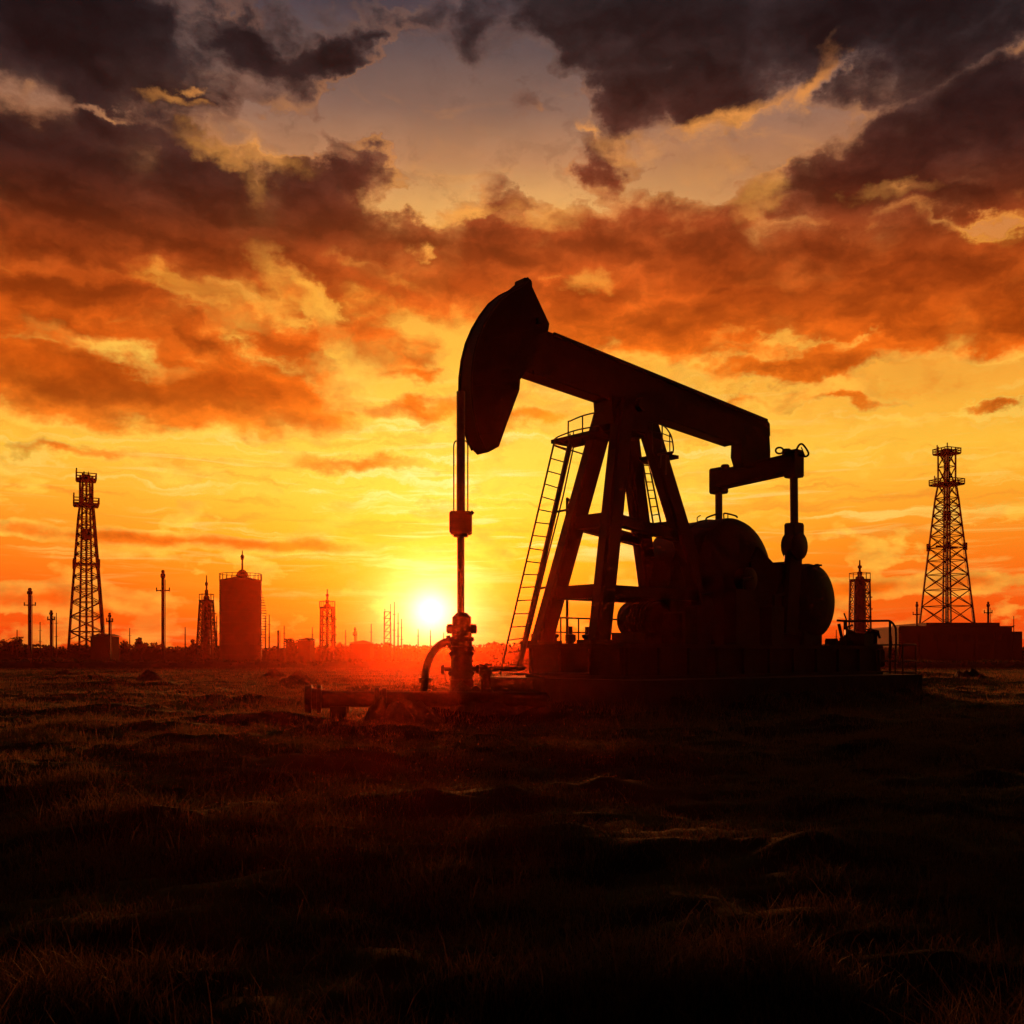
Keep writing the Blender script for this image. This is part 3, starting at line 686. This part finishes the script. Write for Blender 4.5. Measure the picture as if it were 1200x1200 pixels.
# low sheds
def shed(px0,px1,yt,Y,label):
    a,b=P(px0,yt,Y),P(px1,yt,Y); t=thing('low_shed',label,'shed',((a.x+b.x)/2,Y,0),'low sheds among the far trees')
    MB().box(((a.x+b.x)/2,Y,a.z/2-.2),(b.x-a.x,3,a.z+.2)).build('wall',FARWALL,t)
    MB().prism([Vector((a.x-.2,Y,a.z-.05)),Vector((b.x+.2,Y,a.z-.05)),Vector(((a.x+b.x)/2+.4,Y,a.z+.25))],Vector((0,1.7,0))).build('roof',FARPL,t)
    MB().box(((a.x*.6+b.x*.4),Y-1.52,.9),(.8,.1,1.8)).build('door',FARST,t)
shed(112,134,745,124,'low block shed at right foot of the left derrick')
shed(352,366,750,122,'small boxy shed left of the antenna tower')
shed(412,436,753,126,'low shed carrying a little vent left of the sun')

# ------------------------------------------------------------------ vegetation far away
def foliage(n,xr,yr,hfun,size):
    x=xr[0]+(xr[1]-xr[0])*rng.random(n); y=yr[0]+(yr[1]-yr[0])*rng.random(n)
    h=hfun(x); z=h*rng.random(n)**.75; s=size*(.5+rng.random(n))
    return quads(x,y,z,s)
def quads(x,y,z,s):
    n=len(x); a=rng.normal(size=(n,3)); a/=np.linalg.norm(a,axis=1)[:,None]; b=rng.normal(size=(n,3)); b-=a*(a*b).sum(1)[:,None]; b/=np.linalg.norm(b,axis=1)[:,None]
    c=np.stack([x,y,z],1); a=a*s[:,None]; b=b*s[:,None]*.6
    co=np.stack([c-a,c-b,c+a,c+b],1).reshape(-1,3); return co,np.arange(4*n).reshape(n,4)
def berm(name,y0,dy,hfun,mt):
    xs_=np.linspace(-140,140,600); h=hfun(xs_); rows=[(-1,0),( -.35,.75),(0,.9),(.5,.8),(1,0)]
    co=np.concatenate([np.stack([xs_,np.full_like(xs_,y0+dy*a),h*b-.3*(b==0)],1) for a,b in rows]); n=len(xs_); k=np.arange(n-1); f=[]
    for r_ in range(4): f.append(np.stack([r_*n+k,r_*n+k+1,(r_+1)*n+k+1,(r_+1)*n+k],1))
    return co,np.concatenate(f)
h1=lambda x: .45+.55*fbm(x*.25+5,x*0+3,4)+.5*np.clip(fbm(x*.9,x*0+8,3)-.45,0,1)
h2=lambda x: 1.6+1.7*fbm(x*.11+50,x*0+1,4)+1.5*np.clip(fbm(x*.45+20,x*0+4,3)-.45,0,1)
def veg(name,label,y0,dy,hf,n,size):
    c1,f1=berm(name,y0,dy,hf,LEAFM); c2,f2=foliage(n,(-110,110),(y0-dy*.6,y0+dy*.5),lambda x:hf(x)*1.06,size)
    tag(np_mesh(name,np.concatenate([c1,c2]),np.concatenate([f1,f2+len(c1)]),LEAFM),label,'vegetation',kind='stuff')
veg('scrub','low dark scrub band along the far edge of the field',98,2.5,h1,26000,.11)
veg('treeline','hazy low line of distant trees along the horizon',146,4,h2,30000,.24)
# separate trees
def tree(px,Y,ytop,wpx,label,seed):
    x=P(px,0,Y).x; H=P(0,ytop,Y).z; k=Y/F_PX; g=np.random.default_rng(seed)
    t=thing('tree',label,'tree',(x,Y,0),'separate trees along the horizon'); tr=MB(); c=Vector((x,Y,0))
    tr.tube([c-Vector((0,0,.2)),c+Vector((.05,0,H*.45)),c+Vector((.1,0,H*.75))],.16,7,r1=.06)
    for j in range(5):
        a=j*1.3; tr.tube([c+Vector((0,0,H*(.3+.07*j))),c+Vector((math.cos(a)*wpx*k*.35,math.sin(a)*wpx*k*.3,H*(.55+.07*j)))],.06,5,r1=.02)
    tr.build('trunk',BARK,t)
    n=900; cl=g.normal(size=(9,3))*np.array([wpx*k*.22,wpx*k*.22,H*.13])+np.array([0,0,H*.66]); i=g.integers(0,9,n)
    p=cl[i]+g.normal(size=(n,3))*np.array([wpx*k*.1,wpx*k*.1,H*.075]); p[:,2]=np.clip(p[:,2],.3,H)
    co,f=quads(p[:,0],p[:,1],p[:,2],.16*(.5+g.random(n)))
    cr=np_mesh('crown',co,f,LEAFM); cr.parent=t
for a in ((145,136,750,13,'rounded tree right of the left derrick shed',1),(165,133,748,11,'small rounded tree left of the flare stack',2),(226,138,750,10,'small tree just left of the beaded lattice tower',3),
 (340,134,749,18,'broad low tree between round tank and boxy shed',4),(400,136,751,14,'small tree right of the antenna tower',5),(15,132,747,18,'broad tree at the far left edge of the horizon',6),
 (585,134,752,18,'broad low tree directly behind the ladder foot',7),(1048,138,758,12,'small bushy tree at left end of the flat building',8)): tree(*a)

# ------------------------------------------------------------------ haze filling the whole place
hzm=bpy.data.materials.new('evening_haze'); hzm.use_nodes=True; nt=hzm.node_tree; nt.nodes.clear()
out=nt.nodes.new('ShaderNodeOutputMaterial'); vsn=nt.nodes.new('ShaderNodeVolumeScatter')
vsn.inputs['Color'].default_value=(1,.15,.04,1); vsn.inputs['Density'].default_value=.00029; vsn.inputs['Anisotropy'].default_value=.93
nt.links.new(vsn.outputs[0],out.inputs['Volume'])
hb=MB().box((0,85,14),(400,210,31)).build('haze',hzm,smooth=False)
tag(hb,kind='stuff'); hb['label']='thin red evening haze filling the air over the field'; hb['category']='haze'

# ------------------------------------------------------------------ sun
SAZ=math.atan2(505-CX,F_PX); SEL=math.atan2(HY-716,math.hypot(F_PX,505-CX))
sd=Vector((math.sin(SAZ)*math.cos(SEL),math.cos(SAZ)*math.cos(SEL),math.sin(SEL)))
sl=bpy.data.lights.new('sun','SUN'); sl.energy=5.0; sl.angle=math.radians(2.2); sl.color=(1,.22,.045)
so=bpy.data.objects.new('sun',sl); COL.objects.link(so); so.rotation_euler=(-sd).to_track_quat('-Z','Y').to_euler(); so.location=(-20,60,20)

# ------------------------------------------------------------------ sky
W=bpy.data.worlds.new('World'); S.world=W; W.use_nodes=True; nt=W.node_tree; nt.nodes.clear(); LK=nt.links
def node(t): return nt.nodes.new(t)
def setin(sock,v):
    if isinstance(v,bpy.types.NodeSocket): LK.new(v,sock)
    else: sock.default_value=v
def M(op,a,b=None,c=None,clamp=False):
    n=node('ShaderNodeMath'); n.operation=op; n.use_clamp=clamp
    for s,v in zip(n.inputs,(a,b,c)):
        if v is not None: setin(s,v)
    return n.outputs[0]
def V(op,a,b=None,scale=None):
    n=node('ShaderNodeVectorMath'); n.operation=op; setin(n.inputs[0],a)
    if b is not None: setin(n.inputs[1],b)
    if scale is not None: setin(n.inputs['Scale'],scale)
    return n.outputs['Value'] if op in('LENGTH','DOT_PRODUCT') else n.outputs['Vector']
def SS(x,a,b,lo=0.0,hi=1.0):
    n=node('ShaderNodeMapRange'); n.interpolation_type='SMOOTHSTEP'
    for s,v in zip(n.inputs[:5],(x,a,b,lo,hi)): setin(s,v)
    return n.outputs[0]
def MIX(f,a,b,mode='MIX'):
    n=node('ShaderNodeMix'); n.data_type='RGBA'; n.blend_type=mode; n.clamp_factor=True
    setin(n.inputs[0],f); setin(n.inputs[6],a); setin(n.inputs[7],b); return n.outputs[2]
def NOISE(v,scale,detail=5,rough=.55,dist=0.0,color=False):
    n=node('ShaderNodeTexNoise'); n.noise_dimensions='2D'; setin(n.inputs['Vector'],v); n.inputs['Scale'].default_value=scale
    n.inputs['Detail'].default_value=detail; n.inputs['Roughness'].default_value=rough; n.inputs['Distortion'].default_value=dist
    return n.outputs['Color'] if color else n.outputs['Fac']
def RAMP(x,stops):
    n=node('ShaderNodeValToRGB'); cr=n.color_ramp; cr.interpolation='LINEAR'
    stops=sorted(stops); cr.elements[0].position=stops[0][0]; cr.elements[0].color=stops[0][1]
    cr.elements[1].position=stops[-1][0]; cr.elements[1].color=stops[-1][1]
    for p,c in stops[1:-1]: e=cr.elements.new(p); e.color=c
    setin(n.inputs[0],x); return n.outputs[0]
def azel(px,py):
    u=(px-CX)/F_PX; v=(HY-py)/F_PX; return math.degrees(math.atan(u)),math.degrees(math.atan2(v,math.sqrt(1+u*u)))
tc=node('ShaderNodeTexCoord'); D=tc.outputs['Generated']
sx=node('ShaderNodeSeparateXYZ'); LK.new(D,sx.inputs[0]); dx,dy,dz=sx.outputs
az=M('MULTIPLY',M('ARCTAN2',dx,dy),180/PI); el=M('MULTIPLY',M('ARCSINE',dz),180/PI)
cmb=node('ShaderNodeCombineXYZ'); LK.new(az,cmb.inputs[0]); LK.new(el,cmb.inputs[1]); AE=cmb.outputs[0]
# warped coordinates
warp=V('SUBTRACT',NOISE(V('MULTIPLY',AE,(.75,1.1,1)),.42,5,.6,color=True),(.5,.5,.5))
wv=SS(el,3.0,15.0,.12,1.0)
wc=node('ShaderNodeCombineXYZ'); LK.new(M('MULTIPLY',wv,5.0),wc.inputs[0]); LK.new(M('MULTIPLY',wv,2.8),wc.inputs[1])
warp=V('MULTIPLY',warp,wc.outputs[0])
PW=V('ADD',AE,warp)
def blob(px,py,a,b,rot=0,src=None):
    A,E=azel(px,py); k=.0477*math.cos(math.radians(A))*math.cos(math.radians(E))
    n=node('ShaderNodeTexGradient'); n.gradient_type='SPHERICAL'; m=n.texture_mapping; m.vector_type='TEXTURE'
    m.translation=(A,E,0); m.rotation=(0,0,-math.radians(rot)); m.scale=(a*k*2,b*k*2,2)
    LK.new(src or PW,n.inputs['Vector']); return n.outputs['Fac']      # 1 - r/2
CL=[ # px, py, half axes, tilt (clockwise positive), weight
 (90,40,230,85,8,1.0),(60,20,140,90,0,1.1),(200,110,110,30,18,.7),(380,72,85,24,-8,.8),(290,50,100,40,10,.55),(480,20,60,18,0,.25),(440,40,35,12,-10,.3),
 (70,215,210,85,8,1.2),(250,225,170,62,18,1.0),(110,150,75,38,-10,.8),(330,225,110,55,12,.8),(420,215,70,40,15,.6),
 (30,270,200,55,4,1.1),(260,295,280,45,7,1.0),(480,285,160,35,10,.9),(600,300,140,42,6,.8),(560,330,150,35,0,.8),
 (720,290,140,48,0,1.0),(700,345,190,52,4,.9),(830,310,190,52,0,1.0),(960,295,170,48,4,1.0),(1080,320,190,56,4,1.1),(1180,350,140,60,5,1.1),
 (900,355,280,48,3,.9),(780,385,220,36,5,.75),(1060,390,210,30,2,.7),(930,428,140,17,-2,.7),
 (80,338,220,42,-4,.9),(70,378,210,34,6,.8),(310,385,130,30,28,.65),(330,320,120,30,15,.55),(250,405,150,28,24,.8),(110,450,220,48,3,1.1),(280,460,140,48,8,1.0),(340,470,70,30,8,.6),
 (30,425,110,30,4,.8),(430,400,75,40,10,.45),(480,345,90,30,0,.5),
 (760,25,200,70,10,1.1),(1000,20,330,62,0,1.2),(830,90,110,55,22,1.1),(740,110,65,50,30,.9),(690,35,110,40,10,.8),(560,40,50,22,0,.35),(1120,60,150,40,-10,.9),
 (1090,160,190,62,-22,1.2),(1180,150,120,100,-10,1.2),(1000,205,140,38,-10,1.0),(930,235,75,34,0,.8),(1130,225,130,32,8,.8),(880,265,70,25,0,.6),
 (710,205,28,20,60,.45),(600,235,30,14,0,.25),
 (75,526,75,9,2,.5),(200,633,330,8,1,.42),(430,546,75,7,1,.38),(480,475,60,13,-2,.5),(490,440,45,10,0,.35),(1178,473,42,9,0,.55),(985,470,60,6,2,.3),(1000,690,170,12,-2,.45),(600,490,60,9,0,.3),(850,470,80,6,0,.25),(60,700,150,14,0,.3)]
d=None
for px,py,a,b,rot,w in CL:
    t=M('MULTIPLY_ADD',blob(px,py,a,b,rot),2*w,-w); d=t if d is None else M('SMOOTH_MAX',d,t,.12)
HOLES=[(490,130,140,72,10,.75),(620,175,80,45,10,.5),(250,140,80,24,12,.5),(125,128,55,10,5,.6),(330,165,120,20,6,.7),(470,245,55,12,10,.45),(300,212,40,10,-50,.3),(365,345,60,16,40,.7),(405,425,36,36,0,.5),(120,405,90,9,10,.5),(190,338,120,10,10,.35),(490,297,18,9,0,.8),(905,140,50,14,-12,.6),(985,85,45,14,-35,.5),(815,205,60,20,0,.45),(930,235,30,8,10,.6),(1040,222,40,10,5,.6),(1150,262,75,14,8,.45),(690,330,30,14,0,.5),(1010,398,110,9,0,.6),(650,325,24,8,-20,.5),(910,400,90,10,0,.45)]
hole=None
for px,py,a,b,rot,w in HOLES:
    t=M('MULTIPLY_ADD',blob(px,py,a,b,rot),2*w,-w); hole=t if hole is None else M('MAXIMUM',hole,t)
hole=M('MAXIMUM',hole,0.0)
fine_v=V('ADD',V('MULTIPLY',AE,(.72,1.3,1)),V('MULTIPLY',warp,(.30,.45,0)))
F1=NOISE(fine_v,.34,9,.56,0.0); F1b=NOISE(V('ADD',fine_v,(-.25,-1.0,.0)),.34,5,.56,0.0)
lit=M('SUBTRACT',F1,F1b)
dens=M('ADD',M('SUBTRACT',M('ADD',d,.075),M('MULTIPLY',hole,.8)),M('MULTIPLY',M('SUBTRACT',F1,.5),SS(el,11.0,20.0,1.05,1.3)))
dpos=M('MAXIMUM',M('ADD',dens,.10),0.0)
softn=SS(NOISE(AE,.16,3,.5),.36,.64,-11.0,-4.5)
alpha=M('SUBTRACT',1.0,M('POWER',2.718,M('MULTIPLY',dpos,softn)))
core=SS(dens,-.10,.42); deep=SS(dens,.25,.95)
F3=NOISE(V('ADD',fine_v,(31,7,0)),.40,8,.56); F3b=NOISE(V('ADD',fine_v,(30.8,6.2,0)),.40,5,.56)
billow=SS(M('ADD',M('MULTIPLY',M('SUBTRACT',F3,F3b),1.0),M('MULTIPLY',lit,.6)),-.24,.30)
rimmask=M('MULTIPLY',M('MULTIPLY',SS(dens,-.08,.02),SS(dens,.20,.02)),SS(NOISE(V('ADD',AE,(9,3,0)),.2,3,.5),.42,.62,.0,1.0),clamp=True)
wisp=M('MULTIPLY',SS(NOISE(V('ADD',V('MULTIPLY',PW,(.8,1.5,1)),(3,40,0)),.5,7,.58),.5,.72),SS(dens,-.75,-.1,0,.45))
eln=M('DIVIDE',el,34.0,clamp=True)
def st(rows): return [(max(0,min(1,azel(600,y)[1]/34.0)),L3(*c)) for y,c in rows]
nearr=M('POWER',2.718,M('MULTIPLY',M('POWER',M('DIVIDE',M('ADD',az,2.0),15.0),2.0),-1.0))
clearC=RAMP(eln,st([(0,(72,62,70)),(60,(100,82,80)),(130,(140,105,88)),(190,(190,134,92)),(245,(234,172,98)),(330,(250,170,66)),(420,(255,186,64)),(500,(255,213,78)),(580,(255,222,72)),(640,(255,196,36)),(690,(255,165,24)),(745,(255,105,12)),(768,(225,60,8))]))
clearS=RAMP(eln,st([(0,(66,60,72)),(110,(120,100,98)),(200,(175,118,82)),(260,(200,132,88)),(330,(224,136,62)),(400,(240,150,54)),(480,(248,168,56)),(540,(255,188,58)),(590,(255,166,44)),(640,(254,132,28)),(690,(250,98,18)),(745,(240,66,12)),(768,(180,42,8))]))
clear=MIX(nearr,clearS,clearC)
cloudC=RAMP(eln,st([(0,(42,36,39)),(90,(54,38,37)),(170,(82,46,37)),(240,(132,58,30)),(300,(180,78,28)),(350,(210,90,24)),(400,(228,104,22)),(470,(240,128,24)),(560,(245,165,40)),(640,(250,165,30)),(720,(250,130,18))]))
cloudS=RAMP(eln,st([(0,(26,23,28)),(90,(31,25,28)),(170,(48,32,32)),(230,(66,38,33)),(275,(96,44,26)),(330,(162,68,22)),(400,(205,88,18)),(460,(218,96,16)),(530,(225,120,30)),(640,(238,115,22)),(720,(235,85,14))]))
nearc=M('POWER',2.718,M('MULTIPLY',M('POWER',M('DIVIDE',M('SUBTRACT',az,4.5),13.0),2.0),-1.0))
cloud=MIX(nearc,cloudS,cloudC)
rimC=RAMP(eln,st([(0,(98,82,84)),(90,(128,98,88)),(170,(168,114,86)),(260,(226,138,66)),(350,(248,154,46)),(450,(255,205,84)),(600,(255,225,90))]))
goldC=RAMP(eln,st([(0,(120,92,84)),(90,(190,118,70)),(170,(246,160,74)),(260,(248,168,76)),(350,(252,172,60)),(450,(255,205,84)),(600,(255,225,90))]))
cl3=MIX(M('MULTIPLY',M('SUBTRACT',1.0,core),.62),cloud,rimC)
cl3=MIX(1.0,cl3,MIX(billow,(.70,.65,.64,1),(1.30,1.26,1.18,1)),'MULTIPLY')
cl3=MIX(1.0,cl3,MIX(deep,(1.08,1.08,1.08,1),(.66,.62,.64,1)),'MULTIPLY')
# streaks in the low bright sky
S1=NOISE(V('MULTIPLY',PW,(.10,1.15,1)),.9,6,.6,.3); S2=NOISE(V('MULTIPLY',AE,(.16,2.4,1)),.8,5,.6,.5)
low=M('MULTIPLY',SS(el,17.0,9.0),SS(el,2.5,7.5,.15,1.0))
clear2=MIX(M('MULTIPLY',SS(S1,.53,.70),M('MULTIPLY',low,.75)),clear,MIX(nearr,L3(255,205,90),L3(255,243,150)))
clear2=MIX(M('MULTIPLY',SS(S1,.47,.30),M('MULTIPLY',low,.7)),clear2,MIX(nearr,L3(240,135,40),L3(250,178,48)))
clear2=MIX(M('MULTIPLY',SS(S2,.56,.72),M('MULTIPLY',low,.45)),clear2,MIX(nearr,L3(255,200,90),L3(255,246,165)))
thinv=NOISE(V('MULTIPLY',AE,(.3,.8,1)),.5,7,.62,.6)
clear2=MIX(M('MULTIPLY',SS(thinv,.52,.75),M('MULTIPLY',SS(el,13,18),.22)),clear2,goldC)
clear2=MIX(M('MULTIPLY',wisp,SS(el,8,14)),clear2,MIX(.5,cloud,clear2))
sky=MIX(M('MULTIPLY',alpha,SS(el,1.0,6.0,.55,1.0)),clear2,cl3)
sky=MIX(M('MULTIPLY',rimmask,SS(el,9,13,0,.3)),sky,goldC)
# golden lit patches under and between the clouds
G=None
for px,py,a,b,rot,w in [(862,142,85,20,-12,1.0),(962,92,50,20,-35,.9),(690,152,30,10,10,.8),(745,172,70,18,10,.4),(830,190,60,20,0,.35),(555,245,70,12,-8,.8),(280,178,85,18,6,.6),(205,118,34,10,10,.6),(300,215,30,24,-50,.25),(355,350,80,26,40,.85),(120,408,110,18,12,.6),(410,430,60,45,0,.7),(490,297,22,10,0,.9),(225,102,22,8,0,.7),(690,330,34,16,0,.5),(1040,225,60,14,5,.4),(640,250,60,18,0,.4),(885,235,40,30,0,.5),(250,350,90,20,20,.5),(630,260,60,14,0,.5)]:
    t=M('MULTIPLY',SS(blob(px,py,a*1.15,b*1.15,rot),.5,.92),w); G=t if G is None else M('MAXIMUM',G,t)
gm=M('MULTIPLY',G,M('MULTIPLY',SS(M('SUBTRACT',F3,M('MULTIPLY',lit,.6)),.74,.28,.25,1.0),1.0))
sky=MIX(gm,sky,goldC)
# small tonal variation
big=NOISE(V('MULTIPLY',AE,(.5,.9,1)),.30,4,.6)
sky=MIX(M('MULTIPLY',SS(el,9,16),.4),sky,MIX(1.0,sky,MIX(SS(big,.3,.7),(.8,.78,.78,1),(1.15,1.13,1.1,1)),'MULTIPLY'))
# sun disc and aureole
dot=V('DOT_PRODUCT',D,tuple(sd)); ang=M('MULTIPLY',M('ARCCOSINE',M('MINIMUM',dot,.9999999)),180/PI)
g1=M('POWER',2.718,M('MULTIPLY',M('POWER',M('DIVIDE',ang,2.4),2.0),-1.0)); g2=M('POWER',2.718,M('DIVIDE',ang,-5.5))
sky=MIX(1.0,sky,MIX(1.0,(.40,.22,.015,1),g2,'MULTIPLY'),'ADD')
sky=MIX(1.0,sky,MIX(1.0,(1.3,1.1,.40,1),g1,'MULTIPLY'),'ADD')
disc=M('POWER',SS(ang,1.95,.1),1.4)
sky=MIX(disc,sky,(2.0,1.8,1.15,1))
# dusk behind and overhead
sky=MIX(SS(el,33,48),sky,(.011,.007,.0065,1))
sky=MIX(SS(dy,.74,.2),sky,(.011,.007,.0065,1))
sky=MIX(SS(el,.0,-1.2),sky,(.02,.008,.004,1))
bg=node('ShaderNodeBackground'); LK.new(sky,bg.inputs[0]); bg.inputs[1].default_value=1.0
nis=node('ShaderNodeTexSky'); nis.sky_type='NISHITA'; nis.sun_disc=False; nis.sun_elevation=SEL; nis.sun_rotation=SAZ; nis.air_density=1.5; nis.dust_density=4
bg2=node('ShaderNodeBackground'); LK.new(nis.outputs[0],bg2.inputs[0]); bg2.inputs[1].default_value=.0008
ad=node('ShaderNodeAddShader'); LK.new(bg.outputs[0],ad.inputs[0]); LK.new(bg2.outputs[0],ad.inputs[1])
wo=node('ShaderNodeOutputWorld'); LK.new(ad.outputs[0],wo.inputs['Surface'])
W.cycles.sampling_method='NONE'

# ------------------------------------------------------------------ camera and render
cd=bpy.data.cameras.new('camera'); cd.sensor_width=36; cd.lens=36; cd.shift_y=.14; cd.clip_end=6000; cd.clip_start=.05
co_=bpy.data.objects.new('camera',cd); COL.objects.link(co_); co_.location=(0,0,CAMZ); co_.rotation_euler=(PI/2,0,0); S.camera=co_
S.view_settings.view_transform='Standard'; S.view_settings.look='None'; S.view_settings.exposure=0; S.view_settings.gamma=1
S.render.engine='CYCLES'; S.cycles.use_denoising=True; S.cycles.use_adaptive_sampling=True; S.cycles.adaptive_threshold=.02; S.cycles.volume_bounces=0; S.cycles.max_bounces=5; S.cycles.diffuse_bounces=2; S.cycles.glossy_bounces=2; S.cycles.transmission_bounces=3; S.cycles.transparent_max_bounces=4
